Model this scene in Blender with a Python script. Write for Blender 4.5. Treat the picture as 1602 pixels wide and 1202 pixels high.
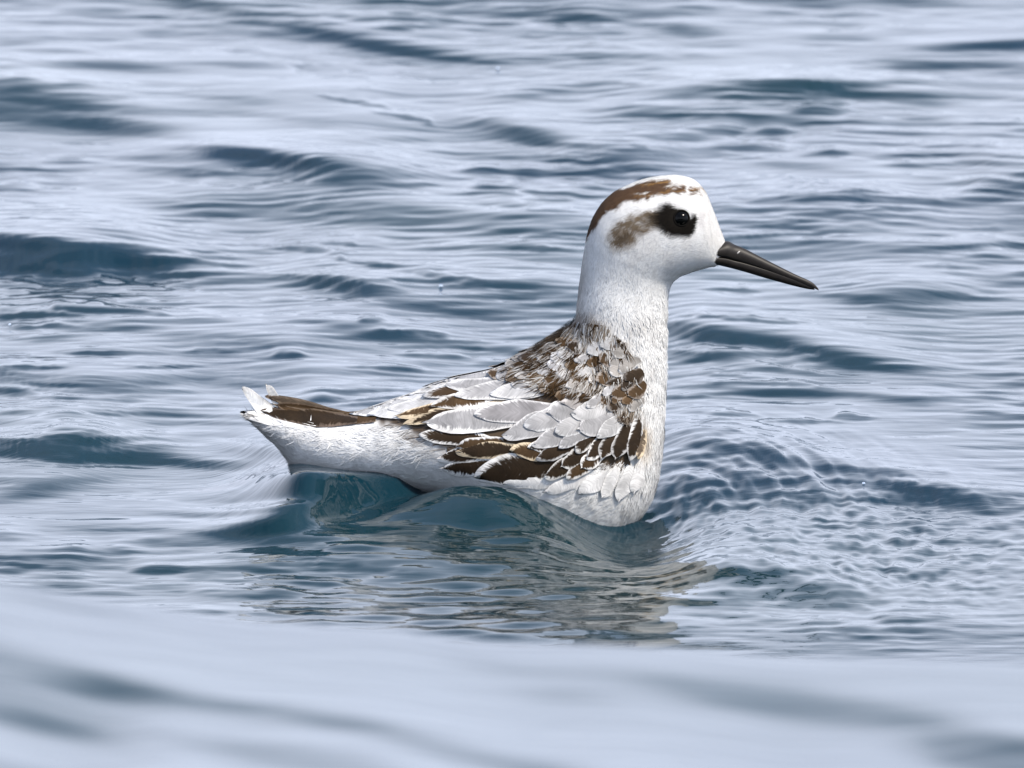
import bpy, math, random
import numpy as np
from mathutils import Vector
from mathutils.bvhtree import BVHTree

for o in list(bpy.data.objects):
    bpy.data.objects.remove(o)
SC = bpy.context.scene
COL = SC.collection
rng = np.random.default_rng(7)
random.seed(7)

# ------------------------------------------------------------------ scale and camera
S = 0.000225              # metres per photo pixel at the bird (bird is about 20 cm long)
TH = math.radians(10.0)   # the camera looks down by this much
ST, CT = math.sin(TH), math.cos(TH)
D = 4.0                   # metres from lens to bird
WL = 770.0                # photo row of the mean water level at the bird
zc = (WL - 601) * S / CT
fwd = Vector((0, CT, -ST))
cam_d = bpy.data.cameras.new('camera')
cam = bpy.data.objects.new('camera', cam_d)
COL.objects.link(cam)
cam.location = Vector((0, 0, zc)) - fwd * D
cam.rotation_euler = (math.pi / 2 - TH, 0, 0)
cam_d.sensor_width = 36
cam_d.lens = 36 * D / (1602 * S)
cam_d.clip_start = 0.05
cam_d.clip_end = 6000
cam_d.dof.use_dof = True
cam_d.dof.focus_distance = D - 0.005
cam_d.dof.aperture_fstop = cam_d.lens / 1000 / 0.0078
SC.camera = cam

# ------------------------------------------------------------------ sky and sun
SUN_EL, SUN_AZ = math.radians(52), math.radians(124)   # azimuth measured from +Y (away from camera) towards +X
w = bpy.data.worlds.new('World')
SC.world = w
w.use_nodes = True
nt = w.node_tree
bg = nt.nodes['Background']
sky = nt.nodes.new('ShaderNodeTexSky')
sky.sky_type = 'NISHITA'
sky.sun_disc = False
sky.sun_elevation = SUN_EL
sky.sun_rotation = SUN_AZ
sky.altitude = 0
sky.air_density = 1.0
sky.dust_density = 1.0
sky.ozone_density = 1.0
bg.inputs['Strength'].default_value = 0.15
# thin broken overcast over the blue: pale lilac grey cloud mixed into the sky
tc = nt.nodes.new('ShaderNodeTexCoord')
mp = nt.nodes.new('ShaderNodeMapping')
mp.inputs['Scale'].default_value = (1.0, 1.0, 3.0)
nz = nt.nodes.new('ShaderNodeTexNoise')
nz.inputs['Scale'].default_value = 1.6
nz.inputs['Detail'].default_value = 5
cr = nt.nodes.new('ShaderNodeMapRange')
cr.inputs['From Min'].default_value = 0.3
cr.inputs['From Max'].default_value = 0.7
cr.inputs['To Min'].default_value = -0.12
cr.inputs['To Max'].default_value = 0.22
mx = nt.nodes.new('ShaderNodeMix')
mx.data_type = 'RGBA'
mx.inputs['B'].default_value = (7.8, 8.5, 10.3, 1)
nt.links.new(tc.outputs['Generated'], mp.inputs['Vector'])
nt.links.new(mp.outputs['Vector'], nz.inputs['Vector'])
nt.links.new(nz.outputs['Fac'], cr.inputs['Value'])
sep = nt.nodes.new('ShaderNodeSeparateXYZ')
el = nt.nodes.new('ShaderNodeMapRange')          # cloud cover thickens towards the horizon
el.interpolation_type = 'SMOOTHSTEP'
el.inputs['From Min'].default_value = 0.05
el.inputs['From Max'].default_value = 0.60
el.inputs['To Min'].default_value = 0.95
el.inputs['To Max'].default_value = 0.10
ad = nt.nodes.new('ShaderNodeMath')
ad.operation = 'ADD'
ad.use_clamp = True
nt.links.new(tc.outputs['Generated'], sep.inputs['Vector'])
nt.links.new(sep.outputs['Z'], el.inputs['Value'])
nt.links.new(el.outputs['Result'], ad.inputs[0])
nt.links.new(cr.outputs['Result'], ad.inputs[1])
nt.links.new(ad.outputs[0], mx.inputs['Factor'])
nt.links.new(sky.outputs['Color'], mx.inputs['A'])
nt.links.new(mx.outputs['Result'], bg.inputs['Color'])

sun_d = bpy.data.lights.new('sun', 'SUN')
sun_d.energy = 4.6
sun_d.angle = math.radians(9)
sun_d.color = (1.0, 0.92, 0.80)
sun = bpy.data.objects.new('sun', sun_d)
COL.objects.link(sun)
sdir = Vector((math.sin(SUN_AZ) * math.cos(SUN_EL), math.cos(SUN_AZ) * math.cos(SUN_EL), math.sin(SUN_EL)))
sun.rotation_euler = sdir.to_track_quat('Z', 'Y').to_euler()

vs = SC.view_settings
vs.view_transform = 'Standard'
vs.look = 'None'
vs.gamma = 1
vs.exposure = 0.22
vs.use_curve_mapping = False

# ------------------------------------------------------------------ helpers
def smooth(a, b, x):
    t = np.clip((x - a) / (b - a), 0, 1)
    return t * t * (3 - 2 * t)

_PERM = np.random.default_rng(3).permutation(4096)
_VALS = np.random.default_rng(4).uniform(-1, 1, 4096)
def _hash(i, j, k):
    return _VALS[_PERM[(_PERM[(_PERM[i & 4095] + j) & 4095] + k) & 4095]]
def noise(x, y, seed=0):
    xi = np.floor(x).astype(np.int64); yi = np.floor(y).astype(np.int64)
    u = x - xi; v = y - yi
    u = u * u * u * (u * (u * 6 - 15) + 10); v = v * v * v * (v * (v * 6 - 15) + 10)
    a = _hash(xi, yi, seed); b = _hash(xi + 1, yi, seed)
    c = _hash(xi, yi + 1, seed); d = _hash(xi + 1, yi + 1, seed)
    return (a * (1 - u) + b * u) * (1 - v) + (c * (1 - u) + d * u) * v
def fbm(x, y, seed=0, oct=4, gain=0.5):
    s = 0; a = 1; n = 0
    for o in range(oct):
        s = s + a * noise(x * 2 ** o + 17.3 * o, y * 2 ** o - 9.1 * o, seed + o)
        n += a; a *= gain
    return s / n

def np_mesh(name, verts, faces, smooth_shade=True):
    me = bpy.data.meshes.new(name)
    verts = np.asarray(verts, np.float32); faces = np.asarray(faces, np.int32)
    n, k = faces.shape
    me.vertices.add(len(verts)); me.vertices.foreach_set('co', verts.ravel())
    me.loops.add(n * k); me.loops.foreach_set('vertex_index', faces.ravel())
    me.polygons.add(n)
    me.polygons.foreach_set('loop_start', np.arange(0, n * k, k, dtype=np.int32))
    me.update(calc_edges=True)
    if smooth_shade:
        me.polygons.foreach_set('use_smooth', np.ones(n, bool))
    me.update()
    return me
def set_col(me, name, rgb):
    a = me.attributes.new(name, 'FLOAT_COLOR', 'POINT')
    c = np.ones((len(me.vertices), 4), np.float32); c[:, :3] = rgb
    a.data.foreach_set('color', c.ravel())
def set_float(me, name, v):
    a = me.attributes.new(name, 'FLOAT', 'POINT')
    a.data.foreach_set('value', np.asarray(v, np.float32))
def link(name, me, mat, parent=None, kind=None, label=None):
    o = bpy.data.objects.new(name, me)
    COL.objects.link(o)
    if mat: me.materials.append(mat)
    if parent: o.parent = parent
    if kind: o['kind'] = kind
    if label: o['label'] = label
    return o
def grid_faces(nr, nc, wrap=False):
    i = np.arange(nr - 1)[:, None]
    j = np.arange(nc if wrap else nc - 1)[None, :]
    j2 = (j + 1) % nc
    return np.stack([i * nc + j + 0 * j2, i * nc + j2, (i + 1) * nc + j2, (i + 1) * nc + j + 0 * j2], -1).reshape(-1, 4)

def ell(px, py, cx, cy, a, b, rot=0.0):
    r = math.radians(rot); c, s = math.cos(r), math.sin(r)
    X = px - cx; Y = py - cy
    return np.sqrt(((X * c + Y * s) / a) ** 2 + ((-X * s + Y * c) / b) ** 2)
def poly_sd(px, py, pts):
    """signed distance in pixels to a polygon, negative inside"""
    pts = np.array(pts, float); n = len(pts)
    best = np.full(px.shape, 1e9); inside = np.zeros(px.shape, bool)
    for i in range(n):
        x0, y0 = pts[i]; x1, y1 = pts[(i + 1) % n]
        dx, dy = x1 - x0, y1 - y0
        t = np.clip(((px - x0) * dx + (py - y0) * dy) / (dx * dx + dy * dy + 1e-9), 0, 1)
        best = np.minimum(best, np.hypot(px - x0 - t * dx, py - y0 - t * dy))
        cond = ((y0 > py) != (y1 > py))
        xx = x0 + (py - y0) * dx / (dy if abs(dy) > 1e-9 else 1e-9)
        inside ^= cond & (px < xx)
    return np.where(inside, -best, best)

def new_mat(name):
    m = bpy.data.materials.new(name); m.use_nodes = True
    return m, m.node_tree, m.node_tree.nodes['Principled BSDF']

# ------------------------------------------------------------------ water
def water_material():
    m, t, p = new_mat('sea_water')
    p.inputs['Base Color'].default_value = (0.010, 0.038, 0.052, 1)
    p.inputs['Roughness'].default_value = 0.04
    p.inputs['IOR'].default_value = 1.34
    geo = t.nodes.new('ShaderNodeNewGeometry')
    mp = t.nodes.new('ShaderNodeMapping')
    mp.inputs['Rotation'].default_value = (0, 0, math.radians(-8))
    mp.inputs['Scale'].default_value = (22, 60, 22)
    n1 = t.nodes.new('ShaderNodeTexNoise'); n1.inputs['Scale'].default_value = 1.0
    n1.inputs['Detail'].default_value = 3.0; n1.inputs['Roughness'].default_value = 0.55
    n1.inputs['Distortion'].default_value = 0.4
    b = t.nodes.new('ShaderNodeBump'); b.inputs['Strength'].default_value = 0.35
    b.inputs['Distance'].default_value = 0.0012
    t.links.new(geo.outputs['Position'], mp.inputs['Vector'])
    t.links.new(mp.outputs['Vector'], n1.inputs['Vector'])
    t.links.new(n1.outputs['Fac'], b.inputs['Height'])
    t.links.new(b.outputs['Normal'], p.inputs['Normal'])
    mp2 = t.nodes.new('ShaderNodeMapping'); mp2.inputs['Rotation'].default_value = (0, 0, math.radians(-7))
    mp2.inputs['Scale'].default_value = (55, 230, 55)
    n3 = t.nodes.new('ShaderNodeTexNoise'); n3.inputs['Scale'].default_value = 1.0; n3.inputs['Detail'].default_value = 2.0
    n4 = t.nodes.new('ShaderNodeTexNoise'); n4.inputs['Scale'].default_value = 9.0; n4.inputs['Detail'].default_value = 2.0
    mk = t.nodes.new('ShaderNodeMapRange'); mk.inputs['From Min'].default_value = .45; mk.inputs['From Max'].default_value = .62
    mk.inputs['To Max'].default_value = .55
    b2 = t.nodes.new('ShaderNodeBump'); b2.inputs['Distance'].default_value = .00035
    t.links.new(geo.outputs['Position'], mp2.inputs['Vector']); t.links.new(mp2.outputs['Vector'], n3.inputs['Vector'])
    t.links.new(geo.outputs['Position'], n4.inputs['Vector']); t.links.new(n4.outputs['Fac'], mk.inputs['Value'])
    t.links.new(mk.outputs['Result'], b2.inputs['Strength']); t.links.new(n3.outputs['Fac'], b2.inputs['Height'])
    t.links.new(b.outputs['Normal'], b2.inputs['Normal']); t.links.new(b2.outputs['Normal'], p.inputs['Normal'])
    # faint change of water tint from place to place
    n2 = t.nodes.new('ShaderNodeTexNoise'); n2.inputs['Scale'].default_value = 3.0
    rp = t.nodes.new('ShaderNodeValToRGB')
    rp.color_ramp.elements[0].color = (0.0040, 0.020, 0.039, 1); rp.color_ramp.elements[0].position = .35
    rp.color_ramp.elements[1].color = (0.0034, 0.023, 0.031, 1); rp.color_ramp.elements[1].position = .65
    t.links.new(geo.outputs['Position'], n2.inputs['Vector'])
    t.links.new(n2.outputs['Fac'], rp.inputs['Fac'])
    t.links.new(rp.outputs['Color'], p.inputs['Base Color'])
    return m

# each wave face: centre x, y, half length, half height (photo pixels at the bird), tilt in degrees, slope towards the viewer
FACES = [
 (330,45,150,10,8,.17),(470,80,230,9,9,.13),(600,102,195,13,9,.2),(720,118,90,7,8,.16),(40,190,190,40,2,.15),(190,216,120,16,4,.14),
 (150,132,130,9,2,.13),(360,127,80,6,3,.12),(20,100,80,7,1,.1),(380,250,85,12,3,.22),(430,268,140,14,4,.13),(520,284,125,28,6,.15),(235,264,48,9,0,.14),
 (300,285,80,8,6,.12),(820,228,85,20,12,.2),(930,258,130,18,9,.12),(900,160,70,10,-8,.11),(840,172,50,9,-10,.12),
 (1200,168,180,20,0,.15),(1235,158,95,12,2,.2),(1040,200,95,13,2,.14),(1190,208,130,13,-2,.11),(1370,172,150,9,3,.13),(1550,103,120,12,-2,.24),
 (1500,128,120,9,0,.13),(1080,85,38,8,0,.14),(1420,200,90,6,2,.1),(1340,325,80,10,3,.14),(1445,332,65,9,3,.13),(1595,320,45,14,0,.14),(1590,295,40,8,0,.12),
 (1230,272,120,7,2,.1),(1000,290,90,7,3,.1),(850,350,80,5,2,.1),(840,375,80,6,2,.13),(870,395,70,5,2,.12),
 (110,402,205,20,6,.3),(40,428,130,18,4,.27),(270,432,130,11,8,.17),(540,455,110,13,6,.16),(630,482,95,14,10,.13),(780,456,115,13,3,.16),
 (720,497,75,13,5,.12),(150,370,90,7,14,.13),(330,345,75,6,3,.12),(270,330,80,5,5,.1),(90,500,95,7,0,.13),(170,525,60,7,0,.1),(60,540,80,8,2,.11),
 (560,522,85,11,8,.14),(480,512,60,8,9,.11),(650,540,80,9,4,.12),(310,510,50,6,0,.1),(200,560,100,6,1,.09),
 (1150,530,120,15,3,.2),(1290,560,140,14,8,.2),(1110,562,85,13,3,.18),(1390,582,110,10,5,.15),(1240,588,100,8,6,.12),
 (1240,622,115,9,2,.16),(1400,632,65,7,3,.16),(1120,610,60,6,2,.1),(1350,478,95,8,5,.13),(1440,497,75,8,4,.12),(1500,470,80,7,2,.1),(1120,690,60,6,2,.08),
 (1450,400,100,6,2,.08),(1280,390,90,5,-4,.1),
 (90,710,165,24,3,.21),(270,728,120,11,5,.14),(430,718,70,15,4,.17),(60,772,110,15,-12,.12),(180,760,60,6,-14,.1),(540,760,90,12,3,.1),
 (540,784,130,30,4,.72),(640,776,60,12,4,.25),(500,818,110,20,-6,.5),(425,846,85,15,-2,.6),(450,868,50,6,0,.2),(900,880,150,30,8,.05),(660,905,220,16,2,.06),
(1110,955,80,10,4,.16),
 (1130,715,90,18,8,.12),(1240,735,120,12,8,.12),(1070,775,46,34,0,.08),(1200,770,120,10,-4,.1),(1460,785,150,17,9,.13),(1370,750,60,9,12,.12),
 (1230,930,160,30,8,.08),(1150,900,90,20,6,.09),(300,815,110,7,2,.09),(150,840,90,8,2,.08),(380,790,60,6,0,.08),
]
CREASES = [ # thin capillary ripples: dark ones face the viewer, bright ones lean away
 (480,395,75,2.4,4,.36),(600,412,95,2.2,6,.36),(560,384,60,2,3,.3),(690,434,70,2,5,.3),(130,484,85,3,3,.42),(215,492,45,2.4,3,.4),(70,512,75,2.4,0,.4),(60,494,70,2.4,-3,.36),(200,470,50,2,2,.3),
 (1150,497,75,2.4,2,.4),(1235,502,60,2,2,.36),(1190,600,110,2.4,3,.34),(1250,660,85,2.2,0,.34),(1330,655,50,2,0,.3),(1140,588,60,2,4,.3),(1120,648,60,2,2,.3),(1080,620,45,2,0,.3),(1230,310,65,2.2,-2,.34),(1330,304,50,2,-3,.3),
 (1150,247,45,2,0,.36),(1290,242,50,2,-4,.36),(985,229,18,2.4,6,.4),(795,320,55,2.2,3,.34),(855,312,55,2,-2,.3),(640,186,55,2.6,11,.36),(555,160,70,2.4,12,.32),(950,131,80,2.4,2,.3),(575,502,28,2.2,4,.34),(650,523,65,2.2,6,.32),
 (600,577,65,2.4,3,.34),(460,556,30,2.6,0,.36),(330,548,50,2,0,.26),(260,575,60,2,0,.26),(120,552,60,2.4,-2,.34),(60,575,60,2,0,.3),(520,440,60,2,5,.26),(690,560,60,2,3,.3),(760,545,60,2,2,.3),(780,597,50,2,2,.3),
 (1480,420,60,2,2,.26),(1540,360,60,2,2,.26),(1430,245,60,2,2,.3),(1500,230,70,2,0,.3),(1130,390,60,2,-4,.3),(1180,372,70,2,-5,.3),(1240,352,70,2,-5,.3),(1140,455,55,2,2,.3),(880,372,60,2,2,.34),(870,388,60,2,2,.34),(850,330,60,2,2,.26),
 (150,425,150,2.2,7,-.34),(60,440,90,2,4,-.3),(270,446,90,2,8,-.26),(420,262,70,2.4,-4,-.26),(360,272,60,2.4,3,-.24),(450,286,70,2.2,2,-.24),(330,290,70,2,6,-.24),(560,264,45,2,0,-.2),(1200,545,130,2.2,7,-.26),(1260,575,110,2,8,-.26),(1110,548,60,2,3,-.26),
 (1100,185,60,2.4,-8,-.2),(1180,205,50,2.4,-10,-.2),(780,448,90,2,5,-.26),(820,470,60,2,5,-.22),(560,468,70,2,6,-.2),(500,112,90,2.4,9,-.2),(430,92,90,2.2,8,-.2),(620,118,80,2.2,9,-.22),(150,188,90,2.2,0,-.2),(170,170,70,2.2,0,-.2),(740,500,50,2,6,-.2),
]
NEAR_FACES = [
 (1240,1042,270,17,4,.17),(1560,1105,150,26,7,.19),(880,1045,90,10,3,.08),(190,1100,95,15,0,.17),(370,1098,230,12,3,.12),(690,1128,220,12,7,.15),
 (470,1165,190,17,4,.13),(70,1168,110,15,0,.14),(960,1185,190,20,10,.17),(1350,1190,150,16,4,.08),(120,985,150,10,-2,.06),(900,1010,220,9,2,.06),
]
def slope_field(px, py, faces, sx, rough=1.0):
    wx = px + 30 * fbm(px / 200, py / 26, 41, 3)
    wy = py + (9 * fbm(px / 150, py / 14, 11, 4) + 4 * fbm(px / 30, py / 5, 21, 2)) * rough
    s = np.zeros(px.shape)
    for (cx, cy, a, b, rot, amp) in faces:
        d = ell(wx, wy, cx, cy, a, b, rot)
        s += 1.55 * amp * (1 - smooth(0.55, 1.2, d))
    return s * (1 - .28 * smooth(420, 300, py))

def wx(px): return (px - 801) * S
print('water heights')
NPX = 801
pxs = np.linspace(-770, 2372, NPX)
SW_Y, SW_Z, SW_ROW = -1.5, None, 968.0      # crest of the near swell and the row it is seen at
SW_Z = cam.location.z - (SW_Y - cam.location.y) * math.tan(TH + math.atan((SW_ROW - 601) * S / D))
def crest_row(px):
    return SW_ROW + np.interp(px, [-200, 0, 400, 800, 1200, 1602, 1800], [-125, -105, -50, -14, 8, 22, 24]) + 9 * fbm(px / 260, px * 0, 77, 2)
def march(y0, z0, py_start, py_end, faces, zrest, L, base, tex, rough):
    """walk along the surface column by column; the slope asked for at each row decides height and depth"""
    n = int(abs(py_end - py_start)) + 1
    Y = np.zeros((n, NPX)); Z = np.zeros((n, NPX))
    y = np.full(NPX, y0); z = np.full(NPX, z0)
    rows = np.linspace(py_start, py_end, n)
    sgn = -1.0 if py_end < py_start else 1.0
    PX, PY = np.meshgrid(pxs, rows)
    sl = slope_field(PX, PY, faces, 1, rough)
    if tex:
        mid_ = fbm(PX / 430 + 9, (PY - PX * .05) / 40, 35, 3)
        sl = sl + tex * (.22 * np.clip(mid_ - .05, 0, 1) - .032)
    for i in range(n):
        Y[i] = y; Z[i] = z
        s = base + sl[i] - (z - zrest) / L
        s = np.maximum(s, -ST * .62)
        d = 1 + (y * CT) / D
        tr = TH + math.atan((rows[i] - 601) * S / D)
        dy = S * d / (math.sin(tr) + s * math.cos(tr))
        y = y - sgn * dy; z = z - sgn * dy * s
    return Y, Z
def blur_x(A, sg):
    k = np.exp(-.5 * (np.arange(-3 * sg, 3 * sg + 1) / sg) ** 2); k /= k.sum()
    P = np.pad(A, ((0, 0), (3 * sg, 3 * sg)), mode='edge')
    return sum(k[i] * P[:, i:i + A.shape[1]] for i in range(len(k)))
Yf, Zf = march(-(985 - WL) * S / math.sin(TH + .022) * .97, 0.0, 985, -90, FACES, 0.0, 0.10, -0.008, 1.0, 1.0)
Yf = blur_x(Yf, 9); Zf = blur_x(Zf, 9)
Yn, Zn = march(SW_Y, SW_Z, SW_ROW, 1290, [(a_, b_, c_, d_ * 1.5, e_, f_ * .33) for a_, b_, c_, d_, e_, f_ in NEAR_FACES], SW_Z, 0.30, -0.030, .6, .6)
Yn = blur_x(Yn, 9); Zn = blur_x(Zn, 9)

# regular world grid, dense where the photograph looks, growing outwards to the horizon
def axis(lo, hi, step, far, g=1.18):
    a = list(np.arange(lo, hi + step * .5, step))
    s = step
    up = []; v = a[-1]
    while v < far:
        s *= g; v += s; up.append(v)
    s = step; dn = []; v = a[0]
    while v > -far:
        s *= g; v -= s; dn.append(v)
    return np.array(dn[::-1] + a + up)
gx = axis(-0.27, 0.27, 0.00088, 2500, 1.05)
_ya = axis(-1.95, -1.40, 0.004, 2500); _yb = axis(-0.32, 1.32, 0.0021, 2500, 1.08)
gy = np.concatenate([_ya[_ya < -1.398], np.arange(-1.39, -.33, .02), _yb[_yb > -.3205]])
GX, GY = np.meshgrid(gx, gy)
dd = 1 + GY * CT / D
PXg = 801 + GX / (S * np.clip(dd, .3, 5))
def resample(Yc, Zc, ylo, yhi, n=1500):
    ys = np.linspace(ylo, yhi, n)
    T = np.zeros((n, NPX))
    for j in range(NPX):
        o = np.argsort(Yc[:, j])
        T[:, j] = np.interp(ys, Yc[o, j], Zc[o, j])
    fi = np.clip((GY - ylo) / (yhi - ylo) * (n - 1), 0, n - 1.001)
    fj = np.clip((PXg - pxs[0]) / (pxs[-1] - pxs[0]) * (NPX - 1), 0, NPX - 1.001)
    i = fi.astype(int); j = fj.astype(int); u = fi - i; v = fj - j
    return (T[i, j] * (1 - u) * (1 - v) + T[i + 1, j] * u * (1 - v) + T[i, j + 1] * (1 - u) * v + T[i + 1, j + 1] * u * v)
Zfar = resample(Yf, Zf, -0.29, 1.5)
inx = smooth(-740, -200, PXg) * (1 - smooth(1800, 2340, PXg))
fade_far = smooth(-0.38, -0.28, GY) * (1 - smooth(1.2, 1.5, GY)) * inx
Zg = Zfar * fade_far
# near swell: gentle plateau towards the camera, steep hidden back towards the bird
Znear = resample(Yn, Zn, -1.90, SW_Y)
_t = np.clip((GY - SW_Y) / .66, 0, 1)
back = np.clip(1 - (_t * (2 - _t)) ** 1.12, 0, 1)
swell_h = SW_Z - (crest_row(PXg) - SW_ROW) * S * .62
front = smooth(-3.2, -1.95, GY)
sw_in = np.exp(-np.clip(np.abs(GX) - .35, 0, 50) ** 2 / (2 * .9 ** 2))
near_part = np.where(GY < SW_Y, (Znear - SW_Z) * inx * smooth(-2.1, -1.9, GY), 0)
Zg = Zg + (swell_h * back * front + near_part) * sw_in
# free ripples and a low swell everywhere (the same sea outside the frame)
def sines(n, lmin, lmax, slope, spread, seed, direction=math.radians(98)):
    r = np.random.default_rng(seed); h = np.zeros(GX.shape)
    for _ in range(n):
        L = math.exp(r.uniform(math.log(lmin), math.log(lmax)))
        a = direction + r.normal(0, spread)
        k = 2 * math.pi / L
        h += slope / k * np.sin(k * (math.cos(a) * GX + math.sin(a) * GY) + r.uniform(0, 6.28)) / math.sqrt(n / 2)
    return h
near_dense = np.exp(-(np.clip(np.abs(GX) - .3, 0, 1e4) / .6) ** 2) * np.exp(-(np.clip(np.abs(GY) - 1.8, 0, 1e4) / .8) ** 2)
mod = .12 + .88 * smooth(-.15, .35, fbm(GX * 7, GY * 2.2, 51, 3))
calm = np.where(GY < -.5, .25, 1.0)
fl = np.exp(-((PXg - 900) / 300) ** 4) * smooth(-.33, -.27, GY) * (1 - smooth(-.075, -.03, GY)) * (1 - smooth(-.16, -.10, GY) * smooth(640, 560, PXg))      # chop thrown ahead by the bird
dm = np.exp(-((GX - wx(1340)) / .060) ** 2) * np.exp(-((GY + .10) / .10) ** 2)
Zg += (1 - .8 * dm) * sines(44, .0085, .018, .046, .24, 1) * near_dense * mod * calm
Zg += (1 - .8 * dm) * sines(24, .018, .04, .016, .32, 8) * near_dense * mod * calm
Zg += sines(30, .011, .030, .085, .5, 9) * fl * (.5 + .5 * mod)
Zg += sines(20, .035, .11, .007, .32, 2) * near_dense * calm
Zg += sines(18, .2, .8, .030, .30, 3) * (1 - fade_far * .9) * (1 - back * front * sw_in * .92) * np.exp(-(np.clip(np.hypot(GX, GY) - 6, 0, 1e5) / 14) ** 2)
far_r = np.exp(-(np.hypot(GX, GY) / 90) ** 2) * (1 - np.exp(-(np.hypot(GX, GY) / 3) ** 2))
Zg += sines(16, 2.5, 9, .05, .35, 4) * far_r
# fine capillary ripples and creases: their slopes are summed up along the depth of the dense part of the sheet
def fine(px, py):
    st = fbm(px / 210, (py - px * .035) / 11, 5, 4, .55)
    st2 = fbm(px / 130 + 40, (py - px * .02) / 5.5, 15, 3, .5)
    st3 = fbm(px / 85 - 20, (py - px * .02) / 3.4, 25, 2, .5)
    lo = fbm(px / 420, py / 70, 31, 2)
    gate = np.clip(.6 + 2.4 * lo, 0, 2)
    sl = .035 * st + .22 * np.clip(st2 - .14, 0, 1) * gate - .16 * np.clip(-st2 - .18, 0, 1) + .07 * st3 * gate
    return sl + slope_field(px, py, CREASES, 1, .5) * .30
rowsel = np.where((gy > -.32) & (gy < 1.36))[0]; colsel = np.where(np.abs(gx) < .50)[0]
_s = np.ix_(rowsel, colsel)
_zz = Zg[_s] - cam.location.z; _yy = GY[_s] - cam.location.y
PYg = 601 + D / S * np.tan(np.arctan2(-_zz, _yy) - TH)
PXe = 801 + GX[_s] / S * D / np.hypot(_yy, _zz)
sfine = fine(PXe, PYg)
zf = np.zeros(sfine.shape); acc = np.zeros(sfine.shape[1])
for i in range(len(rowsel)):
    acc = acc * math.exp(-.0021 / .016) + sfine[i] * .0021
    zf[i] = acc
Zg[_s] += zf * (smooth(-.30, -.26, GY[_s]) * (1 - smooth(1.10, 1.34, GY[_s])) * (1 - smooth(.27, .48, np.abs(GX[_s]))))
# the water round the bird: hollow at the breast, bow ridge ahead of it, small wave across the flank, dimples in the wake
def bump(cx, cy, ax, ay, h, rot=0):
    r = math.radians(rot); c, s = math.cos(r), math.sin(r)
    X = GX - cx; Y = GY - cy
    return h * np.exp(-(((X * c + Y * s) / ax) ** 2 + ((-X * s + Y * c) / ay) ** 2))
Zg += bump(wx(978), -.040, .024, .080, -.0115)
Zg += bump(wx(1160), .075, .030, .055, .0036, 0)
Zg += bump(wx(745), -.044, .030, .026, .0125, 4)
Zg += bump(wx(560), -.10, .05, .05, .0030, 6)
rad = np.hypot((GX - wx(1010)), (GY + .03) * .40)
arc = np.exp(-((GX - wx(1180)) / .045) ** 2) * np.exp(-((GY - .03) / .10) ** 2)
Zg += arc * .0016 * fbm(rad * 190, np.arctan2((GY + .03) * .4, GX - wx(1010)) * 3.0, 61, 3)
Zg += arc * .00015 * np.sin(rad * 2 * math.pi / .0095 + 5.0 * fbm(GX * 45, GY * 14, 62, 3))
u1 = (GX * .9 + GY * .30); u2 = (GX * .62 - GY * .34)
wob = .8 * fbm(GX * 50, GY * 14, 71, 3)
Zg += dm * .00095 * (noise(u1 / .0056 + wob, u2 / .0050 - wob, 73) + .3 * noise(u1 / .0026, u2 / .0023, 74))
Zg += np.exp(-((GX - wx(1400)) / .035) ** 2 - ((GY - .005) / .03) ** 2) * .0005 * fbm(GX * 330, GY * 110, 81, 3)

V = np.stack([GX, GY, Zg], -1).reshape(-1, 3)
me = np_mesh('water', V, grid_faces(len(gy), len(gx)))
water = link('water', me, water_material(), kind='structure')

# ------------------------------------------------------------------ the bird: one continuous body
def b_world(px, py, y=0.0):
    """a point of the bird seen at photo pixel px, py and standing y metres behind the mid plane"""
    return (px - 801) * S, y, ((WL - py) * S - y * ST) / CT
RINGS = np.array([  # dorsal x,y  ventral x,y  half width
 (383,648,384,653,5),(400,645,402,668,18),(428,641,428,694,32),(480,643,478,742,56),(550,650,560,752,82),(615,630,645,766,104),(690,602,730,790,122),(765,583,810,838,134),
 (822,557,876,862,134),(862,534,938,856,124),(886,516,986,826,110),(897,504,1018,784,96),(901,494,1033,732,86),(902,482,1039,664,75),
 (903,463,1042,592,66),(905,442,1043,522,60),(908,418,1045,476,57),(912,392,1052,447,58),(918,362,1064,435,61),(931,331,1079,429,63),
 (956,303,1092,425,63),(1000,282,1104,422,60),(1048,274,1112,420,54),(1083,280,1117,419,46),(1104,300,1120,418,37),(1115,325,1122,417,29),
 (1125,351,1124,417,22),(1132,369,1125,416,16),(1136,380,1126,415,12)], float)
def catmull(P, n):
    m = len(P); t = np.linspace(0, m - 1, n); i = np.clip(t.astype(int), 0, m - 2); f = (t - i)[:, None]
    p0 = P[np.clip(i - 1, 0, m - 1)]; p1 = P[i]; p2 = P[i + 1]; p3 = P[np.clip(i + 2, 0, m - 1)]
    return .5 * (2 * p1 + (p2 - p0) * f + (2 * p0 - 5 * p1 + 4 * p2 - p3) * f ** 2 + (3 * p1 - p0 - 3 * p2 + p3) * f ** 3)
NR, NA = 520, 200
R = catmull(RINGS, NR)
ang = np.linspace(0, 2 * math.pi, NA, endpoint=False)          # 0 = dorsal, pi/2 = near side
c_, s_ = np.cos(ang), np.sin(ang)
mid = (R[:, None, 0:2] + R[:, None, 2:4]) / 2
half = (R[:, None, 0:2] - R[:, None, 2:4]) / 2
P2 = mid + half * c_[None, :, None]
yy = -R[:, 4][:, None] * s_[None, :] * S
X = (P2[..., 0] - 801) * S
Z = (WL - P2[..., 1]) * S / CT
body_v = np.stack([X, yy, Z], -1)
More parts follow.
